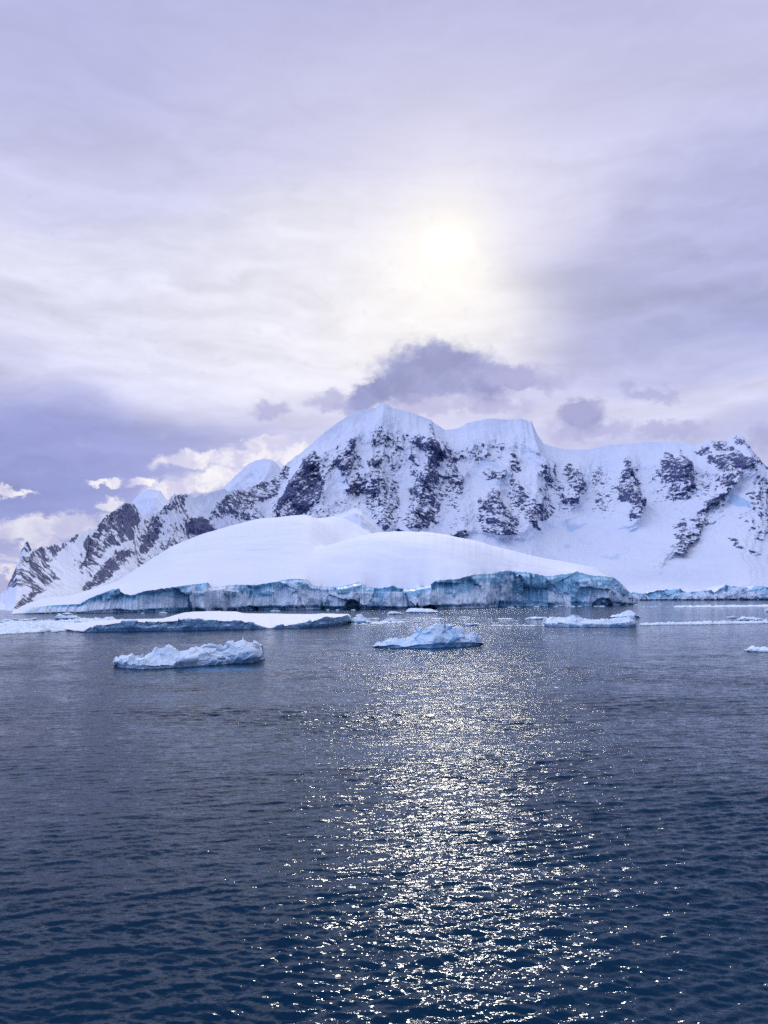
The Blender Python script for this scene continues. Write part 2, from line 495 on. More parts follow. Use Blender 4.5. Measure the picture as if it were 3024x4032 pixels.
# ------------------------------------------------------------------ the mountain
RIDGE = [(-700, 2420), (-400, 2405), (-150, 2380), (0, 2340), (24, 2321), (36, 2291), (66, 2224), (90, 2188), (139, 2164), (199, 2149), (223, 2140), (259, 2137), (301, 2104), (338, 2089), (374, 2083),
         (392, 2056), (422, 2029), (482, 1989), (512, 1974), (525, 1971), (537, 1995), (561, 2026), (603, 2018), (639, 2003), (657, 1977), (669, 1959), (687, 1950), (729, 1946), (754, 1956),
         (808, 1947), (868, 1930), (940, 1928), (1000, 1912), (1072, 1876), (1108, 1843), (1145, 1813), (1181, 1786), (1229, 1747), (1277, 1702), (1332, 1663), (1386, 1627), (1434, 1612),
         (1482, 1604), (1494, 1594), (1509, 1587), (1527, 1594), (1543, 1605), (1591, 1618), (1639, 1630), (1681, 1648), (1699, 1651), (1704, 1662), (1723, 1675), (1750, 1693), (1796, 1687), (1820, 1678),
         (1844, 1663), (1886, 1654), (1916, 1646), (2000, 1651), (2049, 1648), (2077, 1656), (2093, 1660), (2102, 1680), (2117, 1714), (2139, 1745), (2204, 1765), (2265, 1772), (2321, 1768), (2395, 1751),
         (2469, 1746), (2556, 1740), (2667, 1742), (2741, 1754), (2770, 1742), (2796, 1730), (2822, 1738), (2862, 1735), (2880, 1722), (2905, 1714), (2926, 1719), (2938, 1741), (2948, 1748), (2963, 1779), (2978, 1790), (2990, 1822), (3005, 1836), (3024, 1852), (3150, 1930), (3400, 1990), (3800, 2100)]
R1 = (0.6028, 0, 1700); R2 = (0.6028, 1000, 1500); R3 = (0.6173, 2000, 1600)
ROCKS = [  # (frame, strength, outline on the face)
    (R1, .66, [(40, 1040), (110, 870), (150, 800), (230, 770), (330, 740), (420, 720), (520, 660), (500, 720), (380, 790), (340, 860), (400, 930), (400, 970), (300, 1020), (220, 1040), (120, 1000)]),
    (R1, .85, [(90, 1160), (170, 1080), (280, 1020), (360, 1000), (250, 1060), (190, 1110), (150, 1150)]),
    (R1, .74, [(570, 740), (640, 600), (700, 540), (840, 455), (900, 520), (930, 590), (900, 680), (820, 720), (740, 750), (700, 820), (640, 870), (560, 900), (540, 880), (600, 780)]),
    (R1, 1.0, [(560, 1010), (640, 930), (740, 840), (800, 770), (860, 780), (840, 850), (760, 920), (680, 970), (600, 1010)]),
    (R1, .95, [(950, 780), (980, 680), (1030, 560), (1070, 540), (1060, 680), (1010, 750), (970, 790)]),
    (R1, .58, [(930, 620), (960, 560), (1040, 540), (1100, 440), (1180, 410), (1230, 430), (1200, 520), (1130, 500), (1080, 600), (1070, 680), (960, 790)]),
    (R1, 1.2, [(1250, 600), (1300, 560), (1350, 560), (1400, 600), (1410, 640), (1330, 640), (1260, 620)]),
    (R1, .50, [(1180, 640), (1260, 540), (1400, 560), (1420, 680), (1260, 690), (1200, 680)]),
    (R1, .55, [(1400, 500), (1420, 460), (1560, 380), (1659, 400), (1659, 560), (1580, 570), (1470, 560), (1400, 560)]),
    (R1, .50, [(1100, 780), (1220, 720), (1300, 700), (1200, 760)]),
    (R2, .62, [(-60, 740), (0, 690), (120, 640), (180, 590), (240, 560), (220, 650), (150, 740), (80, 780), (0, 830)]),
    (R2, .78, [(165, 930), (200, 780), (230, 680), (290, 590), (320, 510), (400, 455), (440, 500), (450, 600), (470, 700), (460, 740), (410, 790), (330, 860), (230, 920)]),
    (R2, 1.1, [(165, 930), (200, 760), (235, 680), (275, 650), (240, 800), (200, 920)]),
    (R2, .60, [(300, 900), (400, 820), (480, 790), (490, 830), (400, 840), (330, 900)]),
    (R2, .62, [(530, 510), (600, 430), (640, 380), (690, 340), (660, 420), (640, 480), (640, 600), (600, 610), (560, 560)]),
    (R2, .42, [(590, 650), (640, 650), (690, 690), (620, 700)]),
    (R2, .50, [(750, 520), (790, 480), (830, 500), (860, 590), (930, 680), (950, 800), (900, 860), (850, 940), (820, 880), (750, 860), (740, 790), (760, 700), (770, 620)]),
    (R2, .32, [(810, 380), (840, 340), (900, 400), (940, 600), (900, 560), (860, 440)]),
    (R2, .66, [(1000, 520), (1040, 380), (1080, 350), (1110, 370), (1070, 450), (1040, 520)]),
    (R2, .60, [(1120, 300), (1150, 260), (1170, 380), (1220, 520), (1180, 600), (1220, 700), (1240, 760), (1180, 900), (1100, 950), (980, 920), (1000, 800), (1020, 700), (1080, 600), (1120, 480)]),
    (R2, .52, [(1200, 380), (1280, 430), (1310, 500), (1350, 680), (1340, 730), (1290, 640), (1250, 560)]),
    (R2, .62, [(1280, 980), (1340, 950), (1390, 1010), (1300, 1010)]),
    (R2, .55, [(1430, 860), (1460, 760), (1540, 690), (1659, 850), (1700, 980), (1560, 980), (1490, 960)]),
    (R2, .55, [(1490, 600), (1550, 580), (1610, 590), (1600, 618), (1500, 618)]),
    (R2, .36, [(500, 780), (560, 760), (700, 830), (560, 860)]),
    (R3, .60, [(0, 290), (30, 320), (70, 400), (60, 420), (10, 380)]),
    (R3, .46, [(0, 400), (60, 500), (130, 600), (230, 600), (290, 640), (270, 690), (150, 720), (180, 780), (110, 720), (60, 680), (0, 650)]),
    (R3, .62, [(-40, 640), (40, 690), (10, 800), (-30, 800)]),
    (R3, .50, [(240, 330), (280, 380), (320, 520), (300, 590), (260, 470)]),
    (R3, .55, [(330, 380), (370, 370), (420, 400), (440, 470), (490, 520), (380, 550), (340, 490)]),
    (R3, .50, [(530, 440), (580, 380), (590, 440), (550, 520), (580, 600), (570, 640), (540, 620)]),
    (R3, .74, [(655, 510), (700, 400), (740, 305), (760, 400), (790, 470), (825, 500), (850, 600), (830, 620), (770, 560), (770, 660), (720, 705), (700, 690), (730, 610), (670, 590)]),
    (R3, .72, [(940, 450), (930, 340), (980, 300), (1030, 300), (1040, 340), (1080, 290), (1110, 340), (1150, 340), (1150, 440), (1110, 510), (1040, 480), (970, 470)]),
    (R3, .50, [(980, 480), (1090, 490), (1080, 580), (1020, 590), (970, 540)]),
    (R3, .60, [(1160, 530), (1170, 440), (1190, 500), (1240, 470), (1180, 530)]),
    (R3, .66, [(1185, 290), (1270, 250), (1280, 300), (1240, 320)]),
    (R3, .80, [(1250, 400), (1260, 340), (1330, 300), (1400, 230), (1400, 310), (1450, 350), (1400, 375), (1350, 390), (1320, 460), (1290, 510), (1270, 460)]),
    (R3, .50, [(1450, 350), (1470, 360), (1550, 450), (1530, 450)]),
    (R3, .62, [(1500, 215), (1560, 280), (1620, 380), (1659, 420), (1640, 470), (1570, 380), (1480, 290)]), (R3, .62, [(1300, 218), (1400, 225), (1380, 330), (1330, 330)]), (R3, .6, [(1425, 205), (1510, 205), (1500, 250), (1440, 240)]),
    (R3, .66, [(1555, 270), (1620, 380), (1580, 350)]),
    (R3, .48, [(1580, 440), (1659, 420), (1700, 560), (1600, 520)]),
    (R3, .78, [(1150, 640), (1190, 560), (1260, 530), (1280, 580), (1200, 610), (1172, 660), (1175, 700), (1230, 735), (1285, 735), (1230, 755), (1180, 720)]),
    (R3, .68, [(1060, 690), (1130, 655), (1160, 700), (1190, 790), (1160, 800), (1110, 730)]),
    (R3, .72, [(915, 920), (960, 840), (1010, 700), (1035, 690), (1020, 780), (1090, 760), (1160, 810), (1170, 830), (1100, 860), (1050, 910), (1000, 900), (960, 870)]),
    (R3, .80, [(1420, 840), (1440, 830), (1500, 900), (1440, 908)]),
    (R3, .85, [(1560, 905), (1605, 940), (1580, 940)]),
    (R3, .42, [(1510, 600), (1590, 720), (1560, 730), (1500, 650)])]
ICES = [(R3, 1.0, [(1340, 540), (1490, 580), (1490, 630), (1400, 620)]), (R3, 0.8, [(350, 740), (490, 750), (400, 800)]),
        (R3, 0.7, [(360, 880), (390, 880), (385, 900), (365, 895)]), (R2, 0.5, [(1440, 540), (1570, 530), (1600, 570), (1440, 570)]), (R3, .5, [(600, 960), (720, 930), (700, 970)])]


def poly_mask(px, py, pts, soft):
    """soft-edged polygon: 1 inside, falling to 0 over `soft`"""
    pts = np.array(pts, float)
    out = np.zeros(px.shape)
    lo, hi = pts.min(0) - soft * 2, pts.max(0) + soft * 2
    sel = np.where((px > lo[0]) & (px < hi[0]) & (py > lo[1]) & (py < hi[1]))
    if not len(sel[0]):
        return out
    x, y = px[sel], py[sel]
    ins = np.zeros(x.shape, bool); dist = np.full(x.shape, 1e9)
    for (x0, y0), (x1, y1) in zip(pts, np.roll(pts, -1, 0)):
        c = ((y0 > y) != (y1 > y)) & (x < (x1 - x0) * (y - y0) / ((y1 - y0) + 1e-9) + x0)
        ins ^= c
        t = np.clip(((x - x0) * (x1 - x0) + (y - y0) * (y1 - y0)) / ((x1 - x0) ** 2 + (y1 - y0) ** 2 + 1e-9), 0, 1)
        dist = np.minimum(dist, np.hypot(x - x0 - t * (x1 - x0), y - y0 - t * (y1 - y0)))
    out[sel] = sm(-soft, soft * 0.6, np.where(ins, dist, -dist))
    return out


M_MOUNT = mat_mountain()
M_DOME = mat_snow_dome()


def build_mountain():
    xs = np.concatenate([np.linspace(-700, -80, 80)[:-1], np.linspace(-80, 3120, 1150), np.linspace(3120, 3800, 60)[1:]])
    nt, nb = 460, 60
    t = np.concatenate([np.linspace(0, 1, nt), 1 + np.linspace(0, 1, nb + 1)[1:]])
    D0 = pl([(-700, 560), (0, 612), (70, 640), (300, 1150), (800, 2150), (1400, 2420), (2400, 2260), (3024, 2260), (3800, 2260)], xs)
    D1 = pl([(-700, 1200), (0, 1000), (140, 1320), (540, 2200), (900, 2950), (1150, 3500), (1500, 3950), (2100, 4050), (2600, 4000), (3024, 3700), (3800, 3500)], xs)
    jag = fbm(np.stack([xs * 0.045, xs * 0, xs * 0 + 3.3], -1), 4, 0.6)
    rough = pl([(0, 9), (540, 11), (1000, 9), (1130, 4), (1280, 2.2), (1500, 1.6), (1700, 3), (1760, 3), (2000, 2.5), (2110, 5), (2200, 0.9), (2700, 0.9), (2800, 3), (2900, 6), (3000, 9)], xs)
    ry = pl(RIDGE, xs) + jag * rough
    top = at_depth(xs, ry, D1)
    base = at_depth(xs, 2345.0 + 0 * xs, D0); base[:, 2] = pl([(-700, -6), (2200, -6), (2480, 14), (3800, 14)], xs)
    # which stretch is a bowl with a long snow apron and a wall above it
    conc = pl([(0, .35), (540, .45), (900, .5), (1100, .45), (1500, .35), (1900, .50), (2300, .72), (2700, .70), (3024, .5)], xs)
    tt = np.minimum(t, 1)[:, None]
    prof = (1 - conc) * tt + conc * tt ** 3.0
    # snowy summits round off
    P = np.zeros((len(t), len(xs), 3))
    P[..., 0] = base[:, 0] + (top[:, 0] - base[:, 0]) * tt
    P[..., 1] = base[:, 1] + (top[:, 1] - base[:, 1]) * tt
    P[..., 2] = base[:, 2] + (top[:, 2] - base[:, 2]) * prof
    bk = np.maximum(t - 1, 0)[:, None]
    P[..., 1] += bk * 900; P[..., 0] += bk * 900 * (top[:, 0] / top[:, 1]) * 0.9
    P[..., 2] -= bk ** 1.3 * (top[:, 2] + 10)
    px, py = to_px(P)
    # rough up the outlines with warped coordinates
    wx = fbm(np.stack([px * 0.02, py * 0.02, px * 0], -1), 4, 0.6) * 14
    wy = fbm(np.stack([px * 0.02, py * 0.02, px * 0 + 9], -1), 4, 0.6) * 14
    rock = np.zeros(px.shape); ice = np.zeros(px.shape)
    front = (t <= 1.02)[:, None]
    for (s, ox, oy), k, pts in ROCKS:
        q = [(ox + a * s, oy + b * s) for a, b in pts]
        rock = np.maximum(rock, poly_mask(px + wx, py + wy, q, 11.0) * k)
    for (s, ox, oy), k, pts in ICES:
        q = [(ox + a * s, oy + b * s) for a, b in pts]
        ice = np.maximum(ice, poly_mask(px + wx, py + wy, q, 9.0) * k)
    # thin rock showing through in streaks over the whole steep belt
    ridge_y = to_px(top)[1][None]
    belt = sm(40, 130, py - ridge_y) * sm(1.0, 0.75, (py - ridge_y) / pl([(0, 190), (540, 230), (1100, 300), (1500, 560), (1800, 480), (2200, 300), (2600, 330), (3024, 430)], xs)[None])
    belt = belt * np.clip(0.5 + 0.9 * fbm(np.stack([px * 0.012, py * 0.005, px * 0 + 5], -1), 3), 0, 1)
    rock = np.maximum(rock, pl([(0, .56), (1150, .52), (1350, .40), (1900, .36), (3024, .36)], xs)[None] * belt)
    rock *= front; ice *= front
    # relief: buttresses where rock shows, ribs and gullies down the steep faces, crags
    wide = np.clip(rock, 0, 0.8)
    for _ in range(14):
        wide = (wide + np.roll(wide, 3, 0) + np.roll(wide, -3, 0) + np.roll(wide, 3, 1) + np.roll(wide, -3, 1)) / 5
    steep = np.clip(np.gradient(P[..., 2], axis=0) / (np.gradient(np.hypot(P[..., 0], P[..., 1]), axis=0) + 1e-6), 0, 1.6)
    SPURS = [(95, 1.0, [(2900, 1740), (2850, 1830), (2790, 1910), (2690, 2010), (2620, 2090), (2560, 2190)]), (70, 1.0, [(1692, 1655), (1704, 1740), (1672, 1840), (1640, 1960), (1610, 2080)]),
             (70, .8, [(1700, 1700), (1760, 1820), (1800, 1930), (1815, 2050)]), (75, 1.0, [(1240, 1765), (1190, 1850), (1140, 1950), (1105, 2070)]), (60, .7, [(1260, 1790), (1290, 1920), (1250, 2020)]),
             (65, .8, [(1509, 1600), (1478, 1720), (1460, 1830), (1500, 1950), (1530, 2060)]), (60, .6, [(1400, 1720), (1370, 1830), (1380, 1900)]), (75, .8, [(2095, 1665), (2125, 1790), (2080, 1930), (2050, 2070)]),
             (65, .7, [(1960, 1850), (1930, 1960), (1960, 2080)]), (60, .8, [(2455, 1790), (2450, 1900), (2465, 2030)]), (60, .6, [(2620, 1790), (2640, 1900)]), (70, .8, [(2270, 1800), (2250, 1940)]),
             (60, .9, [(512, 1980), (470, 2060), (400, 2160)]), (50, .8, [(690, 1955), (640, 2060), (600, 2140)]), (60, .7, [(870, 1935), (800, 2010), (760, 2070)]), (60, .7, [(1000, 1920), (1020, 2010)]), (80, .8, [(2960, 1780), (3010, 1920), (3060, 2040)])]
    spur = np.zeros(px.shape)
    qx, qy = px + wx * 0.8, py + wy * 0.8
    for wd, k, pts in SPURS:
        dmin = np.full(px.shape, 1e9)
        for (x0, y0), (x1, y1) in zip(pts[:-1], pts[1:]):
            tq = np.clip(((qx - x0) * (x1 - x0) + (qy - y0) * (y1 - y0)) / ((x1 - x0) ** 2 + (y1 - y0) ** 2), 0, 1)
            dmin = np.minimum(dmin, np.hypot(qx - x0 - tq * (x1 - x0), qy - y0 - tq * (y1 - y0)))
        spur = np.maximum(spur, k * np.clip(1 - dmin / wd, 0, 1) ** 1.15)
    fadeT = sm(0.0, 0.15, tt) * sm(1.0, 0.90, tt)
    W = P.copy(); W[..., 2] *= 0.35; W[..., 1] *= 0.35
    sc = np.clip(top[:, 2] / 900.0, 0.05, 1)[None] * sm(-200, 300, xs)[None]
    ribs = ridged(W / 210.0, 4, 0.55) - 0.6
    lean = 0.45 * np.sign(np.sin(px / 260.0 + 0.6)) * np.minimum(1, np.abs(np.sin(px / 260.0 + 0.6)) * 3)
    V = P.copy(); V[..., 0] += lean * V[..., 2] * 0.9; V[..., 1] *= 0.3; V[..., 2] *= 0.50
    near = np.clip(4000.0 / D1, 1, 2.2)[None, :, None]
    rib2 = ridged(V * near / 85.0, 5, 0.6)
    r2 = np.clip((rib2 - 0.15) / 1.1, 0, 1)
    belt_rock = np.clip(rock, 0, 2)
    rock = np.where(rock > 0, rock * (0.50 + 0.68 * r2), 0)
    crag = ridged(P * np.array([1, .6, .7]) / 60.0, 4, 0.6) - 0.4
    bulge = fbm(P / 420.0, 3)
    out = fadeT * sc * (wide * 70 + spur * 130 + ribs * 46 * (0.25 + np.clip(steep, 0, 1)) * (0.8 + 1.2 * wide) + (rib2 - 0.6) * 17 * (0.5 + wide) + bulge * 80 + np.clip(rock, 0, 1) * crag * 20)
    n = normals(P); n[n[..., 1] > 0] *= -1
    lim = front * 1.0
    # buttresses stand out from the face and slope away at their feet
    P += np.array([0.0, -1.0, -0.20]) * (out * lim)[..., None]
    # ragged low ice front along the far bay
    o = grid_mesh('mountain', P, M_MOUNT, {'rock': rock, 'ice': ice})
    tag(o, 'snow-covered mountain massif with dark rock ribs rising over the bay', 'mountain', kind='structure')


build_mountain()


def back_peak(pts, D, depth, label, rockk=0.0, mat=M_MOUNT):
    """a farther summit standing behind the main ridge"""
    x0, x1 = pts[0][0], pts[-1][0]
    xs = np.linspace(x0, x1, 160); t = np.linspace(0, 1, 110)[:, None]
    ry = pl(pts, xs) + fbm(np.stack([xs * 0.05, xs * 0, xs * 0 + D], -1), 4, 0.6) * 2.5
    top = at_depth(xs, ry, D); base = top.copy(); base[:, 1] -= depth; base[:, 0] *= (D - depth) / D; base[:, 2] *= 0.25
    P = base[None] + (top - base)[None] * np.stack([t, t, t ** 1.3], -1)
    B = top.copy()[None] + np.linspace(0, 1, 40)[1:, None, None] * (np.array([0, depth, 0]) - np.stack([top[:, 0] * 0, top[:, 0] * 0, top[:, 2]], -1))[None]
    P = np.concatenate([P, B], 0)
    f = sm(0, .1, np.concatenate([t[:, 0], np.ones(39)])) * np.concatenate([sm(1, .88, t[:, 0]), np.zeros(39)])
    P[..., 1] -= f[:, None] * (ridged(P * np.array([1, .4, .4]) / 160.0, 4, 0.6) * min(35, depth * 0.06))
    rock = np.clip(ridged(P * np.array([1, .5, .5]) / 120., 3) - 0.75, 0, 1) * rockk
    o = grid_mesh('mountain', P, mat, {'rock': rock, 'ice': np.zeros(rock.shape)})
    tag(o, label, 'mountain', kind='structure')


back_peak([(840, 1960), (868, 1930), (920, 1880), (984, 1823), (1010, 1812), (1048, 1805), (1076, 1814), (1092, 1826), (1103, 1841), (1150, 1880), (1200, 1930)], 5200, 800, 'pale pointed snow summit behind the ridge left of the main peak')
back_peak([(480, 2020), (525, 1971), (548, 1945), (585, 1925), (633, 1932), (645, 1953), (660, 1972), (700, 2010)], 2900, 500, 'pale hazy block of ice standing in the gap of the left ridge')
back_peak([(80, 2225), (90, 2180), (95, 2150), (100, 2138), (108, 2131), (113, 2140), (122, 2160), (150, 2200)], 1700, 120, 'thin rock spire behind the far left end of the ridge', 0.9)
back_peak([(2940, 1850), (2990, 1828), (3024, 1822), (3100, 1815), (3200, 1790), (3500, 1850)], 5000, 700, 'pale snow ridge behind the right-hand summit')

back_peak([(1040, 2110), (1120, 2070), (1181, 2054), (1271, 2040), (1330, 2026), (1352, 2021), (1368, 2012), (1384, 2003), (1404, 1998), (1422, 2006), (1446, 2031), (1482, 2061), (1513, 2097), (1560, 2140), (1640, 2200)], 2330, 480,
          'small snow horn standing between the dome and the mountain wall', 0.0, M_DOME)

# ------------------------------------------------------------------ the ice-capped island
SHORE = [(40, 2420), (72, 2417), (300, 2415), (600, 2412), (1000, 2403), (1300, 2400), (1800, 2397), (2000, 2389), (2300, 2387), (2440, 2385), (2480, 2381), (2499, 2378), (2515, 2374)]
LIP = [(40, 2419), (72, 2415), (130, 2392), (199, 2384), (314, 2378), (362, 2351), (410, 2333), (440, 2322), (470, 2318), (474, 2330), (513, 2345), (573, 2327), (724, 2306), (820, 2294), (834, 2315), (892, 2306), (977, 2302), (1000, 2305),
       (1090, 2290), (1145, 2279), (1211, 2281), (1226, 2305), (1271, 2311), (1338, 2311), (1422, 2291), (1440, 2311), (1494, 2317), (1543, 2308), (1603, 2321), (1693, 2302), (1723, 2284), (1796, 2281), (1862, 2263), (1934, 2260),
       (1989, 2248), (2000, 2248), (2074, 2254), (2154, 2269), (2235, 2260), (2272, 2251), (2333, 2267), (2370, 2268), (2420, 2276), (2450, 2303), (2478, 2334), (2494, 2368), (2515, 2373)]
SKY_A = [(40, 2420), (72, 2414), (139, 2381), (229, 2357), (338, 2327), (452, 2297), (531, 2249), (663, 2170), (814, 2116), (1000, 2075), (1100, 2064), (1190, 2054), (1260, 2043), (1310, 2036), (1350, 2040), (1400, 2062), (1460, 2098), (1520, 2132), (1580, 2160), (1640, 2195), (1760, 2232), (2515, 2380)]
SKY_B = [(40, 2420), (300, 2370), (500, 2325), (900, 2250), (1150, 2190), (1280, 2155), (1392, 2121), (1452, 2108), (1513, 2099), (1603, 2096), (1693, 2100), (1784, 2112), (1874, 2133), (1965, 2163), (2123, 2197), (2247, 2219), (2370, 2242),
         (2407, 2258), (2426, 2275), (2457, 2300), (2481, 2333), (2496, 2367), (2515, 2373)]
M_CLIFF = mat_ice('glacier_cliff', (0.28, 0.58, 0.74, 1), (0.52, 0.79, 0.93, 1), (0.80, 0.89, 0.96, 1), 0.034, band_height=0.8, bump=0.45, thr=0.26, n2k=0.35)


def smooth_pl(pts, x, w):
    return sum(pl(pts, x + k) for k in np.linspace(-w, w, 9)) / 9


def build_island():
    xs = np.linspace(48, 2512, 1500)
    jit = fbm(np.stack([xs * 0.02, xs * 0, xs * 0 + 1], -1), 4, 0.6)
    yb = pl(SHORE, xs)
    Db = water_depth(yb) * (1 + 0.012 * jit)
    yl = pl(LIP, xs) + fbm(np.stack([xs * 0.05, xs * 0 + 4, xs * 0], -1), 3, 0.5) * 3 * sm(100, 400, xs) * sm(2480, 2380, xs)
    yl = np.minimum(yl, yb - 1.5)
    lip = at_depth(xs, yl, Db + 6); foot = at_depth(xs, yb, Db); foot[:, 2] = 0
    # --- the cliff
    nv = 64
    v = np.concatenate([np.linspace(-0.12, 1, nv)])[:, None]
    P = np.zeros((nv, len(xs), 3))
    vv = np.clip(v, 0, 1)
    P[..., 0] = foot[:, 0] + (lip[:, 0] - foot[:, 0]) * vv
    P[..., 1] = foot[:, 1] + (lip[:, 1] - foot[:, 1]) * vv ** 1.5
    P[..., 2] = lip[:, 2] * v
    hc = np.clip(lip[:, 2], 1, 60)[None]
    k = np.clip(hc / 22.0, 0.05, 1.3)
    env = sm(1.0, 0.86, v) * 1.0
    block, cell = facets(P * np.array([1, 1, 1.4]), 13.0, 5, 0.7)
    blk2, cell2 = facets(P, 5.5, 6, 0.7)
    big = fbm(P / np.array([55, 55, 42.0]), 4, 0.55)
    rid = ridged(P / np.array([30, 30, 46.0]), 4, 0.55) - 0.6
    # slumped snow cones: bulge forward low down
    cone = np.clip(fbm(np.stack([P[..., 0] / 75.0, P[..., 0] * 0 + 2.2, P[..., 2] / 90], -1), 2), 0, 1)
    out = k * env * (block * 2.4 + blk2 * 0.6 + big * 7 + rid * 2.4 + cone * 16 * sm(0.9, 0.1, v))
    # undercut tide line and two sea caves
    und = sm(0.17, 0.02, v + 0.05 * big)
    out -= k * und * 4.5
    px, py = to_px(P)
    for cx, cw, ch in ((1388, 34, 42), (2372, 42, 34), (985, 30, 20), (1690, 30, 18)):
        e = 1 - ((px - cx) / cw) ** 2 - ((yb[None] - py) / ch) ** 2
        out -= 15 * sm(0, 0.6, e)
    P[..., 1] -= out
    ice = 0.20 + 0.55 * sm(0.35, 0.95, v) * sm(1.05, 0.85, big * 0.7 + 0.6) - cone * 1.3 * sm(0.95, 0.2, v) + 0.4 * (cell - 0.5) + 0.25 * (cell2 - 0.5) + 0.28 * sm(0.30, 0.05, v)
    ice += 0.35 * np.clip(-out / 8, -0.4, 1)
    root = tag(bpy.data.objects.new('ice_island', None), 'low dome of smooth snow ending in a long blue ice cliff at the water', 'ice island', kind='structure')
    COL.objects.link(root)
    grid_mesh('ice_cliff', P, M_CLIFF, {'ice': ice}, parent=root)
    # --- the snow dome on top
    step = 2
    xi = xs[::step]; L = P[-1][::step]
    wA = pl([(40, 20), (139, 90), (300, 260), (600, 720), (1000, 1150), (1400, 1050), (1600, 900), (2515, 60)], xi)
    wB = pl([(40, 20), (300, 90), (700, 220), (1392, 330), (1800, 380), (2200, 300), (2420, 120), (2515, 40)], xi)
    A = at_depth(xi, pl(SKY_A, xi) * .5 + smooth_pl(SKY_A, xi, 14) * .5, L[:, 1] + wA); B = at_depth(xi, smooth_pl(SKY_B, xi, 45), L[:, 1] + wB)
    r = np.concatenate([np.linspace(0, 1, 150) ** 1.4, 1 + np.linspace(0, 0.6, 30)[1:]])[:, None]
    wm = np.maximum(wA, wB)[None]
    def blur(a, n):
        k = np.hanning(2 * n + 1); k /= k.sum()
        return np.convolve(np.pad(a, n, mode='edge'), k, 'valid')
    Ls = np.stack([blur(L[:, i], 60) for i in range(3)], -1)
    dist = wm * r
    Lm = np.stack([blur(L[:, i], 9) for i in range(3)], -1)
    e1, e2 = np.exp(-dist / 3.0), np.exp(-dist / 55.0)
    Y = Ls[:, 1] + dist + (Lm[:, 1] - Ls[:, 1]) * e2 + (L[:, 1] - Lm[:, 1]) * e1
    z0 = Ls[:, 2] + (Lm[:, 2] - Ls[:, 2]) * e2 + (L[:, 2] - Lm[:, 2]) * e1
    L0 = L; L = Ls

    def lobe(T, w, q=0.0):
        s = dist / w
        up = np.where(s < 1, 1 - (1 - np.clip(s, 0, 1)) ** 1.9, 1 - 0.9 * np.clip(s - 1, 0, 3) ** 1.7)
        up = np.where(s < 1, up * (1 - q) + q * np.clip(s, 0, 1) ** 1.7, up)
        return z0 + (T[:, 2] - z0) * up
    zA, zB = lobe(A, wA, sm(1180, 1380, xi)), lobe(B, wB)
    kk = 2.5 * sm(0, 80, dist) + 0.05
    Z = np.maximum(zA, zB) + kk * np.log1p(np.exp(-np.abs(zA - zB) / kk)) - kk * 0.0
    Q = np.stack([L0[:, 0] / L0[:, 1] * Y, Y, Z], -1)
    Q[..., 2] += fbm(Q / np.array([160, 160, 160.]), 4) * 2.2 * sm(0, 0.08, r) * np.clip(L[:, 2] / 20, 0, 1)
    # soften the lip: a little cornice overhang
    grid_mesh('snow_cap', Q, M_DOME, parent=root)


build_island()


# ------------------------------------------------------------------ glacier front along the far bay, right
def build_bay_front():
    xs = np.linspace(2440, 3300, 620)
    lip = [(2440, 2340), (2497, 2331), (2550, 2336), (2590, 2325), (2680, 2318), (2692, 2330), (2755, 2329), (2770, 2322), (2800, 2322), (2815, 2334), (2835, 2318), (2860, 2303), (2880, 2308), (2930, 2311), (2955, 2318), (2975, 2307), (3010, 2308), (3024, 2313), (3150, 2305), (3300, 2320)]
    yb = 2362 + 0 * xs
    D = 2345 + fbm(np.stack([xs * .02, xs * 0, xs * 0 + 8], -1), 3) * 25 - 110
    yl = pl(lip, xs) + fbm(np.stack([xs * .06, xs * 0 + 2, xs * 0], -1), 3) * 3
    T = at_depth(xs, yl, D + 12); F = at_depth(xs, yb, D); F[:, 2] = 0
    v = np.linspace(-0.1, 1, 40)[:, None]; vv = np.clip(v, 0, 1)
    P = np.stack([F[:, 0] + (T[:, 0] - F[:, 0]) * vv, F[:, 1] + (T[:, 1] - F[:, 1]) * vv ** 1.4, T[:, 2] * v], -1)
    big = fbm(P / 60.0, 4, .55); bl, cell = facets(P, 26.0, 9, .6)
    P[..., 1] -= (big * 18 + bl * 6 - 8 * sm(.15, .02, v)) * sm(1.0, .85, v)
    # roof running back to the snow slope
    r = np.linspace(0, 1, 30)[1:, None]
    R_ = P[-1][None] + np.stack([0 * r * xs, 300 * r + 0 * xs, -30 * r ** 1.5 + 0 * xs], -1)
    ice = 0.15 + 0.6 * sm(.3, 1, v) + .5 * (cell - .5) - 0.9 * np.clip(big, 0, 1) * sm(1, .3, v) + pl([(2440, .35), (2680, .25), (2700, -.3), (2940, -.25), (2980, .3), (3300, .3)], xs)
    A = np.concatenate([P, R_], 0); I = np.concatenate([ice, np.zeros(R_.shape[:2]) - 1], 0)
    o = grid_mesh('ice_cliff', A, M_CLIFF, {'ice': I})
    tag(o, 'low ice cliff at the foot of the mountain along the far bay on the right', 'ice cliff', kind='structure')


build_bay_front()

# ------------------------------------------------------------------ floes
M_FLOE = mat_ice('floe_ice', (0.30, 0.62, 0.88, 1), (0.52, 0.80, 0.95, 1), (0.80, 0.90, 0.96, 1), 0.6, band_height=0.22, bump=0.35, thr=0.42)
M_TABLE = mat_ice('table_floe_ice', (0.08, 0.19, 0.32, 1), (0.26, 0.45, 0.60, 1), (0.87, 0.885, 0.925, 1), 0.32, band_height=0.42, bump=0.45, thr=0.36)
M_MID = mat_ice('shaded_floe_ice', (0.22, 0.48, 0.72, 1), (0.44, 0.70, 0.90, 1), (0.72, 0.86, 0.96, 1), 0.5, band_height=0.35, bump=0.4, thr=0.30)


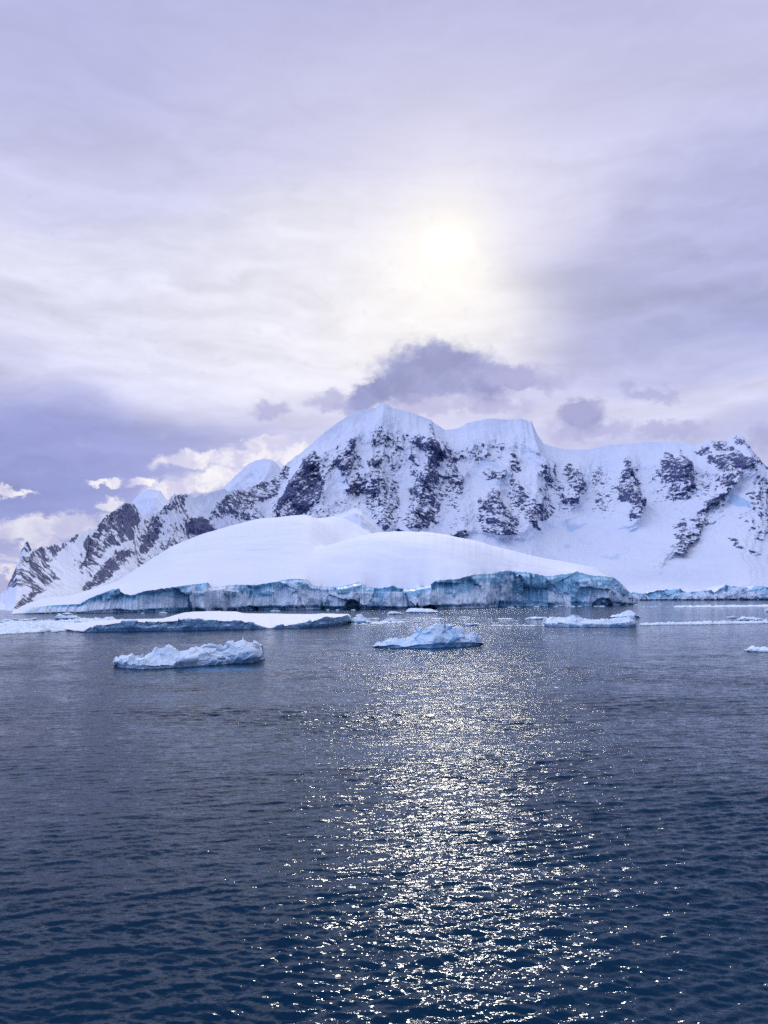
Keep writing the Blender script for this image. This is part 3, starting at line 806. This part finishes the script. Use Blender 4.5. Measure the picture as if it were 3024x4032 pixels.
def floe(label, base, lip, crest, dep, mat, seed, nx=150, nf=26, nt=44, blk=1.6, amp=0.5, rough=0.25, expo=1.0, ice=0.15, setb=0.35, topamp=1.0, name='ice_floe', cat='ice floe', group=None):
    """a floating block lofted between its waterline, the lip of its front wall and its crest (dep metres behind)"""
    x0, x1 = base[0][0], base[-1][0]
    xs = x0 + (x1 - x0) * (0.5 - 0.5 * np.cos(np.pi * np.linspace(0.02, 0.98, nx))) * 0.6 + (x1 - x0) * np.linspace(0.0, 1.0, nx) * 0.4
    yb = pl(base, xs); D = water_depth(yb)
    m = D.mean() / FPX                              # metres per pixel
    yl = np.minimum(pl(lip, xs), yb - 0.5); yc = np.minimum(pl(crest, xs), yl - 0.05)
    dp = pl(dep, xs) if not np.isscalar(dep) else np.full(nx, float(dep))
    u = (xs - x0) / (x1 - x0)
    endc = np.sqrt(np.clip(1 - (2 * u - 1) ** 8, 0.0, 1))
    F = at_depth(xs, yb, D); F[:, 2] = 0
    D = D + (1 - endc) * dp * 0.5
    F = at_depth(xs, yb, F[:, 1]); F[:, 0] *= D / F[:, 1]; F[:, 1] = D; F[:, 2] = 0
    L = at_depth(xs, yl, D + setb * endc); C = at_depth(xs, yc, D + setb + dp * (0.15 + 0.85 * endc))
    C[:, 2] = np.maximum(C[:, 2], 0.05); L[:, 2] = np.maximum(L[:, 2], 0.04)
    ex = pl(expo, xs) if not np.isscalar(expo) else np.full(nx, float(expo))
    w = np.linspace(-0.35, 1, nf)[:, None]; wc = np.clip(w, 0, 1)
    A = np.stack([F[:, 0] + (L[:, 0] - F[:, 0]) * wc, F[:, 1] + (L[:, 1] - F[:, 1]) * wc, np.where(w < 0, w * 2.0, L[:, 2] * w)], -1)
    t = np.linspace(0, 1, nt)[1:, None]
    Bm = np.stack([L[:, 0] + (C[:, 0] - L[:, 0]) * t, L[:, 1] + (C[:, 1] - L[:, 1]) * t, L[:, 2] + (C[:, 2] - L[:, 2]) * t ** ex], -1)
    b = np.linspace(0, 1, 16)[1:, None]
    back = np.minimum(dp * 0.5 + 0.6, 6.0)
    Cm = np.stack([C[:, 0] * (1 + 0 * b), C[:, 1] + back * np.sin(b * np.pi / 2), C[:, 2] * np.cos(b * np.pi / 2) - 0.7 * b], -1)
    P = np.concatenate([A, Bm, Cm], 0)
    nA = nf; v = np.arange(len(P))[:, None]
    n = normals(P); n[n[..., 1] > 0.2] *= -1
    hgt = np.clip(P[..., 2], 0, None)
    hm = max(C[:, 2].max(), 0.1)
    bl, cell = facets(P, blk, seed, 0.55)
    bl2, cell2 = facets(P, blk * 0.38, seed + 1, 0.5)
    fb = fbm(P / (blk * 0.8) + seed, 4, 0.55)
    wall = np.where(v < nA, 1.0, topamp)
    taper = np.clip(hgt / (0.35 * hm), 0.12, 1) * np.clip(endc, 0.15, 1)
    disp = (bl * amp + bl2 * amp * 0.32 + fb * rough) * wall * taper
    und = sm(0.30 * hm, 0.0, P[..., 2]) * (v < nA)
    disp -= und * 0.32 * min(hm, 2.5)
    P += n * disp[..., None]
    iv = ice + 0.9 * (cell - 0.5) * np.clip(amp * 2, 0.2, 1) + 0.3 * (cell2 - 0.5) + np.where(v < nA, 0.25, 0.0)
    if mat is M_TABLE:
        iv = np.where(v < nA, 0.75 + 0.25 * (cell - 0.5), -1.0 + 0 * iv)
    o = grid_mesh(name, P, mat, {'ice': iv})
    recentre(o)
    return tag(o, label, cat, group)


# the long tabular floe
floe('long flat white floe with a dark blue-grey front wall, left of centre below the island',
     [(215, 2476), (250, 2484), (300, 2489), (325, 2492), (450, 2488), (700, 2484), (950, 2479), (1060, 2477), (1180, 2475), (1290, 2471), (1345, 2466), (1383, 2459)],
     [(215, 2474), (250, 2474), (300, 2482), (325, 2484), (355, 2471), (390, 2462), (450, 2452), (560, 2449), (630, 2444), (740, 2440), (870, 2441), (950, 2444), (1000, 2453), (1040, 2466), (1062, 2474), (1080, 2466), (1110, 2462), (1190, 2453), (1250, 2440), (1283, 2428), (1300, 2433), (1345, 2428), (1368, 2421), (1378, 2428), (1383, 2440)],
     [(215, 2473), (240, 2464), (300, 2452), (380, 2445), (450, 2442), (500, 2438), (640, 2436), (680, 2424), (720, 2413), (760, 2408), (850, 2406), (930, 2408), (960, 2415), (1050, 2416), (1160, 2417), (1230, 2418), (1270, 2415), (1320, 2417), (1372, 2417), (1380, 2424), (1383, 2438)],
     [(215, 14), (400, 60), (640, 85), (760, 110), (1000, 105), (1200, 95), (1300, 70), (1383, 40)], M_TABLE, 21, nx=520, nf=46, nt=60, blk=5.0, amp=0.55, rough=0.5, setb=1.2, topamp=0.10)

# three near floes
floe('knobbly white and pale blue floe, nearest of all, alone in the water on the left',
     [(444, 2622), (455, 2630), (480, 2634), (560, 2638), (650, 2634), (800, 2624), (900, 2617), (1000, 2611), (1028, 2607), (1039, 2600)],
     [(444, 2612), (455, 2606), (480, 2605), (540, 2610), (590, 2617), (640, 2617), (680, 2610), (720, 2598), (800, 2590), (900, 2578), (1000, 2566), (1039, 2575)],
     [(444, 2606), (450, 2595), (475, 2588), (560, 2589), (585, 2578), (600, 2574), (618, 2556), (650, 2546), (672, 2549), (698, 2562), (706, 2569), (745, 2563), (758, 2553), (790, 2551), (804, 2542), (830, 2540), (850, 2543), (862, 2549), (880, 2552), (893, 2543), (903, 2532), (920, 2534), (945, 2533), (963, 2528), (985, 2533), (1010, 2530), (1022, 2536), (1034, 2545), (1039, 2560)],
     [(444, 3.5), (560, 6.0), (650, 4.6), (720, 4.5), (850, 3.6), (1039, 3.0)], M_FLOE, 33, nx=320, nf=36, nt=90, blk=2.3, amp=0.62, rough=0.09, expo=[(444, .8), (560, .9), (600, 2.2), (690, 2.4), (740, 1.0), (1039, .9)], ice=-0.02)
floe('humped blue-white floe with a long low left end, lying in the sun glitter',
     [(1466, 2549), (1490, 2552), (1600, 2556), (1700, 2554), (1800, 2549), (1870, 2545), (1904, 2540)],
     [(1466, 2546), (1490, 2540), (1560, 2541), (1620, 2543), (1700, 2534), (1780, 2530), (1850, 2530), (1904, 2533)],
     [(1466, 2544), (1485, 2531), (1530, 2521), (1570, 2520), (1600, 2514), (1622, 2506), (1634, 2490), (1655, 2477), (1690, 2470), (1718, 2465), (1750, 2466), (1766, 2468), (1800, 2474), (1818, 2484), (1824, 2503), (1834, 2502), (1848, 2494), (1862, 2490), (1880, 2502), (1893, 2516), (1900, 2528), (1904, 2535)],
     [(1466, 4), (1600, 6), (1720, 6), (1904, 4)], M_MID, 44, nx=280, nf=34, nt=70, blk=2.8, amp=0.62, rough=0.26, expo=0.85, ice=0.12)
floe('broad low white floe with knobs at its left and right ends, right of the glitter',
     [(2138, 2464), (2150, 2468), (2300, 2470), (2480, 2470), (2502, 2468), (2510, 2464)],
     [(2138, 2455), (2150, 2452), (2300, 2456), (2400, 2456), (2480, 2449), (2510, 2452)],
     [(2138, 2445), (2145, 2437), (2160, 2435), (2168, 2428), (2180, 2432), (2230, 2437), (2240, 2430), (2262, 2433), (2290, 2436), (2330, 2440), (2390, 2441), (2420, 2436), (2470, 2430), (2490, 2427), (2500, 2434), (2510, 2448)],
     9.0, M_FLOE, 55, nx=240, nf=30, nt=50, blk=3.0, amp=0.52, rough=0.26, expo=0.8, ice=-0.16)
floe('rounded white knob showing over the back of the broad right-hand floe',
     [(2236, 2449), (2265, 2451), (2296, 2449)], [(2236, 2446), (2265, 2442), (2296, 2446)],
     [(2236, 2440), (2246, 2424), (2256, 2420), (2270, 2422), (2285, 2428), (2296, 2438)], 3.5, M_FLOE, 56, nx=60, blk=2.5, amp=0.3, rough=.3, ice=-.1, name='ice_chunk', cat='ice chunk')
floe('pale blue peaked chunk with a left ledge behind the right end of the broad floe',
     [(2404, 2432), (2440, 2434), (2500, 2434), (2522, 2432)], [(2404, 2430), (2440, 2428), (2500, 2420), (2522, 2430)],
     [(2404, 2428), (2412, 2421), (2440, 2420), (2462, 2410), (2478, 2404), (2488, 2406), (2500, 2416), (2506, 2427), (2516, 2425), (2522, 2430)], 7.0, M_FLOE, 57, nx=120, blk=3.5, amp=0.5, rough=.4, ice=.22, name='ice_chunk', cat='ice chunk')
floe('low snow-topped floe cut by the right edge, nearest on the right',
     [(2934, 2563), (2950, 2566), (3020, 2568), (3070, 2569), (3130, 2566)], [(2934, 2561), (2950, 2558), (3020, 2559), (3130, 2560)],
     [(2934, 2560), (2955, 2553), (2966, 2547), (2975, 2552), (2985, 2547), (2995, 2551), (3024, 2550), (3080, 2548), (3130, 2558)], 4.5, M_FLOE, 58, nx=140, blk=1.6, amp=0.22, rough=.2, ice=0.05)
floe('sloping white slab just beyond the ice line at the right edge',
     [(2905, 2442), (2930, 2444), (2990, 2444), (3022, 2442)], [(2905, 2440), (2930, 2434), (2990, 2440), (3022, 2441)],
     [(2905, 2439), (2918, 2430), (2928, 2427), (2960, 2431), (3000, 2436), (3022, 2440)], 6.0, M_FLOE, 59, nx=90, blk=3, amp=0.3, rough=.3, ice=-.05)
floe('small two-humped white floe left of the sloping slab near the right edge',
     [(2860, 2433), (2880, 2434), (2902, 2433)], [(2860, 2432), (2880, 2430), (2902, 2432)], [(2860, 2431), (2868, 2427), (2874, 2429), (2886, 2425), (2893, 2427), (2902, 2432)], 4.0, M_FLOE, 60, nx=60, blk=2.4, amp=0.25, rough=.3, ice=-.1)
floe('far white wedge of ice cut by the right edge between the two ice lines',
     [(3012, 2408), (3030, 2409), (3070, 2408)], [(3012, 2406), (3030, 2402), (3070, 2402)], [(3012, 2405), (3020, 2398), (3030, 2394), (3050, 2396), (3070, 2402)], 6.0, M_FLOE, 61, nx=60, blk=4, amp=0.4, rough=.4, ice=0)
floe('flat-topped slanting white slab close under the island, in the bright water',
     [(1597, 2414), (1615, 2415), (1690, 2414), (1723, 2413)], [(1597, 2411), (1615, 2408), (1690, 2410), (1723, 2410)],
     [(1597, 2408), (1606, 2399), (1620, 2396), (1660, 2395), (1680, 2398), (1710, 2402), (1723, 2407)], 14.0, M_FLOE, 62, nx=110, blk=6, amp=0.3, rough=.35, ice=.0, expo=.7)
floe('small grey-blue lump left of the slanting slab under the island',
     [(1524, 2418), (1550, 2419), (1588, 2418)], [(1524, 2417), (1550, 2414), (1588, 2416)], [(1524, 2416), (1540, 2408), (1552, 2407), (1570, 2412), (1588, 2416)], 7.0, M_MID, 63, nx=60, blk=3, amp=0.3, rough=.3, ice=.15)
floe('pointed pale blue block beside the right end of the long flat floe',
     [(1376, 2455), (1395, 2458), (1440, 2456), (1470, 2453)], [(1376, 2450), (1395, 2446), (1440, 2447), (1470, 2451)],
     [(1376, 2444), (1392, 2434), (1408, 2422), (1418, 2421), (1428, 2430), (1446, 2440), (1470, 2450)], 8.0, M_FLOE, 64, nx=110, blk=3.2, amp=0.6, rough=.4, ice=.2, name='ice_block', cat='ice block')
floe('jagged white block with a spike at its left end, far left behind the brash ice',
     [(214, 2437), (240, 2439), (290, 2440), (322, 2438)], [(214, 2436), (240, 2431), (290, 2433), (322, 2436)],
     [(214, 2435), (222, 2428), (228, 2419), (235, 2419), (239, 2426), (262, 2430), (278, 2429), (292, 2422), (302, 2425), (312, 2432), (322, 2436)], 7.0, M_FLOE, 65, nx=120, blk=2.6, amp=0.6, rough=.5, ice=-.05, name='ice_block', cat='ice block')
floe('thin pale slab lying off the shore at the left end of the island',
     [(243, 2418), (265, 2419), (287, 2418)], [(243, 2417), (265, 2416.5), (287, 2417)], [(243, 2416), (255, 2414), (270, 2413), (287, 2416)], 9.0, M_FLOE, 66, nx=60, blk=4, amp=0.2, rough=.2, ice=-.1)
floe('low bluish sliver pointing left beside the broad right-hand floe',
     [(2066, 2437), (2110, 2438), (2156, 2436)], [(2066, 2436), (2110, 2434), (2156, 2434)], [(2066, 2435.5), (2085, 2432), (2105, 2429), (2130, 2430), (2156, 2432)], 7.0, M_FLOE, 67, nx=70, blk=3, amp=0.25, rough=.25, ice=.15)
floe('thin dark-edged slab in the bright water behind the humped floe',
     [(1820, 2460), (1850, 2463), (1882, 2461)], [(1820, 2459), (1850, 2458.5), (1882, 2457)], [(1820, 2458), (1840, 2456), (1865, 2455), (1882, 2456)], 4.0, M_MID, 68, nx=60, blk=2, amp=0.2, rough=.2, ice=.2)
floe('low crumbled heap of ice in the water right of the pointed block',
     [(1508, 2446), (1535, 2448), (1566, 2446)], [(1508, 2445), (1535, 2443), (1566, 2445)], [(1508, 2444), (1522, 2438), (1535, 2439), (1545, 2433), (1556, 2439), (1566, 2445)], 6.0, M_FLOE, 69, nx=70, blk=2.2, amp=0.4, rough=.4, ice=.1, name='ice_chunk', cat='ice chunk')
floe('flat lump of ice lying on the near ice line right of the broad floe',
     [(2576, 2457), (2590, 2458), (2606, 2457)], [(2576, 2456), (2590, 2454), (2606, 2456)], [(2576, 2455), (2584, 2452), (2598, 2451), (2606, 2455)], 4.0, M_FLOE, 70, nx=50, blk=2, amp=0.2, rough=.2, ice=-.1, name='ice_chunk', cat='ice chunk')

# ------------------------------------------------------------------ brash ice
def brash(name, label, front, back, hscale, seed, nx, ny, cover=0.0, lump=2.2):
    xs = np.linspace(front[0][0], front[-1][0], nx)
    y0, y1 = pl(front, xs), pl(back, xs)
    D0, D1 = water_depth(y0), water_depth(y1)
    t = np.linspace(0, 1, ny)[:, None]
    Y = D0 + (D1 - D0) * t
    X = (xs - 1512) / FPX * Y
    X = X + fbm(np.stack([X / 6, Y / 6, X * 0 + seed], -1), 2) * 0.6
    Q = np.stack([X / lump, Y / (lump * 2.2), X * 0 + seed], -1)
    bl, cell = facets(np.stack([X, Y * 0.5, X * 0], -1), lump, seed, 0.8)
    n = fbm(Q, 4, 0.6)
    edge = sm(0, 0.16, t) * sm(1.0, 0.8, t)
    u = (xs - xs[0]) / (xs[-1] - xs[0])
    edge = edge * sm(0, 0.02, u) * sm(1, 0.96, u)
    Z = (0.30 + 0.55 * bl * 0.5 + 0.9 * n + cover) * hscale
    Z = np.where(edge > 0, np.maximum(Z, -0.4), -0.4) * edge - 0.35 * (1 - edge)
    Z = np.where(Z > 0.03, Z, Z - 0.25)
    o = grid_mesh(name, np.stack([X, Y, Z], -1), M_FLOE, {'ice': -0.15 + 0.7 * (cell - 0.5)})
    return tag(o, label, 'brash ice', kind='stuff')


brash('brash_ice', 'crowded field of white brash ice on the far left, running up to the long flat floe',
      [(-260, 2510), (0, 2505), (100, 2500), (200, 2495), (250, 2491), (330, 2480), (480, 2452)], [(-260, 2458), (0, 2455), (100, 2452), (200, 2445), (330, 2440), (400, 2436), (480, 2437)], 1.0, 3, 460, 150, cover=0.28)
brash('brash_ice', 'narrow straight line of broken white ice reaching right from the broad floe',
      [(2500, 2464), (2600, 2461), (2740, 2460), (2880, 2457), (3024, 2455), (3300, 2452)], [(2500, 2459), (2600, 2455), (2740, 2453), (2880, 2451), (3024, 2449), (3300, 2446)], 0.75, 5, 520, 40, cover=0.35, lump=1.6)
brash('brash_ice', 'thin far line of broken white ice under the ice cliff of the bay',
      [(2640, 2391), (2760, 2391), (3024, 2389), (3300, 2386)], [(2640, 2389), (2760, 2388), (3024, 2384), (3300, 2381)], 1.2, 6, 400, 30, cover=0.3, lump=4)
brash('brash_ice', 'loose slush of broken ice trailing right from the pointed block',
      [(1380, 2460), (1440, 2462), (1500, 2460), (1560, 2456), (1620, 2450)], [(1380, 2450), (1440, 2447), (1500, 2445), (1560, 2444), (1620, 2447)], 0.45, 8, 220, 60, cover=-0.12)
brash('brash_ice', 'faint broken ice strip left of the broad right-hand floe',
      [(1900, 2467), (2000, 2466), (2145, 2466)], [(1900, 2463), (2000, 2462), (2145, 2463)], 0.5, 9, 220, 30, cover=-0.10, lump=1.8)


# small loose pieces: a few shapes, copied
def chunk_mesh(seed):
    r = np.random.RandomState(seed)
    a = np.linspace(0, 2 * np.pi, 29)[:-1]; k = np.linspace(0, 1, 12)[:, None]
    rad = 1 + 0.25 * np.interp((a * 3) % 6.283, a, r.rand(28))
    prof = np.sin(np.clip(k, 0, 1) * np.pi * 0.5)
    X = np.cos(a) * rad * np.sqrt(np.clip(1 - k ** 2.4, 0, 1)); Y = np.sin(a) * rad * np.sqrt(np.clip(1 - k ** 2.4, 0, 1)) * 0.8; Z = 0.62 * k + 0 * a - 0.14
    P = np.stack([X, Y, Z], -1)
    b, c = facets(P, 0.7, seed, 0.6)
    P *= (1 + 0.28 * b)[..., None]
    o = grid_mesh('ice_chunk', P, M_FLOE, {'ice': -0.1 + 0.5 * (c - 0.5)}, smooth=False, wrap=True)
    return o


protos = [chunk_mesh(100 + k) for k in range(6)]
used = set()


def scatter(label, group, spots):
    """spots: (px, py, half width px, height px)"""
    r = np.random.RandomState(len(spots) * 7 + 1)
    for (px, py, hw, hh) in spots:
        k = r.randint(6)
        if k in used:
            o = protos[k].copy(); COL.objects.link(o)
        else:
            o = protos[k]; used.add(k)
        D = float(water_depth(py)); q = at_depth(px, py, D); mpp = D / FPX
        sx = hw * mpp; sz = hh * mpp / 0.5
        o.location = (float(q[0]), D, -0.02)
        o.scale = (sx, min(sx * (0.9 + 0.8 * r.rand()), 9.0), sz)
        o.rotation_euler = (0, 0, (r.rand() - 0.5) * 0.5)
        tag(o, label, 'ice chunk', group)


rr = np.random.RandomState(12)
sp = [(18, 2444, 16, 4), (30, 2442, 12, 6), (61, 2439, 11, 4), (70, 2446, 9, 3), (100, 2441, 22, 4), (133, 2439, 11, 6), (45, 2450, 20, 3), (90, 2451, 12, 3), (10, 2449, 14, 3), (250, 2444, 16, 3), (150, 2447, 15, 3), (200, 2442, 10, 3), (190, 2446, 14, 3)]
scatter('flat white piece of ice drifting behind the brash field on the far left', 'loose ice behind the left brash field', sp)
sp = [(340 + 8.5 * i + rr.rand() * 5, 2442 + rr.rand() * 3 - i * 0.12, 4 + rr.rand() * 7, 3 + rr.rand() * 5) for i in range(17)]
scatter('small ice knob along the back edge of the long flat floe', 'ice knobs behind the long flat floe', sp)
sp = [(5 + rr.rand() * 330, 2462 + rr.rand() * 32, 5 + rr.rand() * 12, 3 + rr.rand() * 6) for i in range(46)]
sp = [q for q in sp if q[1] < 2500 - q[0] * 0.05]
scatter('white or pale blue lump in the crowded brash field on the far left', 'lumps in the left brash field', sp)
sp = [(2012, 2392, 13, 3), (2040, 2391, 6, 2), (2113, 2390, 10, 3), (2190, 2389.5, 9, 2), (2246, 2389, 17, 3), (2282, 2388, 8, 2), (2360, 2388, 20, 3), (1390, 2402.5, 8, 3), (1085, 2405.5, 16, 2.5), (641, 2414, 14, 3), (560, 2414.5, 8, 2), (1330, 2402, 6, 2), (860, 2407.5, 9, 2), (1290, 2402, 5, 3)]
scatter('tiny white piece of ice floating at the foot of the long island cliff', 'ice bits along the island shore', sp)
sp = [(1725, 2438, 22, 4), (1828, 2432, 18, 4), (1862, 2441, 9, 3), (1990, 2438, 26, 3.5), (2030, 2445, 12, 2.5), (1400, 2438, 20, 3), (1468, 2436, 22, 3), (1950, 2452, 14, 2), (1640, 2449, 16, 1.5), (1590, 2441, 14, 3), (1930, 2440, 10, 2)]
scatter('low ice piece drifting between the long flat floe and the broad floe', 'drift ice in the bright channel', sp)
sp = [(2538, 2461, 4, 5), (2735, 2456, 9, 7), (2745, 2456, 6, 4), (2880, 2453, 7, 5), (2965, 2452, 8, 5), (2985, 2452, 12, 6), (3010, 2451, 9, 4), (2620, 2459, 9, 3), (2820, 2455, 8, 3), (2690, 2457, 10, 4)]
scatter('small white lump standing on the near ice line on the right', 'lumps on the near ice line', sp)
sp = [(2505, 2381, 7, 2.5), (2602, 2380, 5, 2), (2560, 2389, 12, 2), (2583, 2388.5, 7, 3), (2530, 2389, 9, 2), (2625, 2389.5, 10, 1.5)]
scatter('tiny far piece of ice on the dark water past the right end of the island', 'far ice bits off the island end', sp)
for k in range(6):
    if k not in used:
        bpy.data.objects.remove(protos[k])

# ------------------------------------------------------------------ the air
def build_haze():
    x, y0, y1, z0, z1 = 9000.0, -600.0, 7000.0, -14.0, 1700.0
    v = [(-x, y0, z0), (x, y0, z0), (x, y1, z0), (-x, y1, z0), (-x, y0, z1), (x, y0, z1), (x, y1, z1), (-x, y1, z1)]
    f = [(3, 2, 1, 0), (4, 5, 6, 7), (0, 1, 5, 4), (1, 2, 6, 5), (2, 3, 7, 6), (3, 0, 4, 7)]
    me = bpy.data.meshes.new('haze'); me.from_pydata(v, [], f); me.update()
    m = bpy.data.materials.new('haze'); m.use_nodes = True
    t = NT(m.node_tree); out = t.n('ShaderNodeOutputMaterial')
    vol = t.n('ShaderNodeVolumePrincipled', {'Color': (0.80, 0.86, 1.0, 1), 'Density': HAZE, 'Anisotropy': 0.2})
    t.t.links.new(vol.outputs[0], out.inputs['Volume'])
    me.materials.append(m)
    o = bpy.data.objects.new('haze', me); COL.objects.link(o)
    tag(o, 'thin cold haze between the ship and the mountain', 'haze', kind='stuff')


HAZE = 0.0
if HAZE:
    build_haze()

# ------------------------------------------------------------------ render settings
scene.render.engine = 'CYCLES'
scene.cycles.use_denoising = DENOISE
scene.cycles.max_bounces = 6; scene.cycles.diffuse_bounces = 3; scene.cycles.glossy_bounces = 3
scene.cycles.sample_clamp_indirect = 4.0; scene.cycles.sample_clamp_direct = 9.0
scene.cycles.caustics_reflective = False
scene.view_settings.view_transform = 'Standard'; scene.view_settings.look = 'None'
scene.view_settings.exposure = 0.0; scene.view_settings.gamma = 1.0
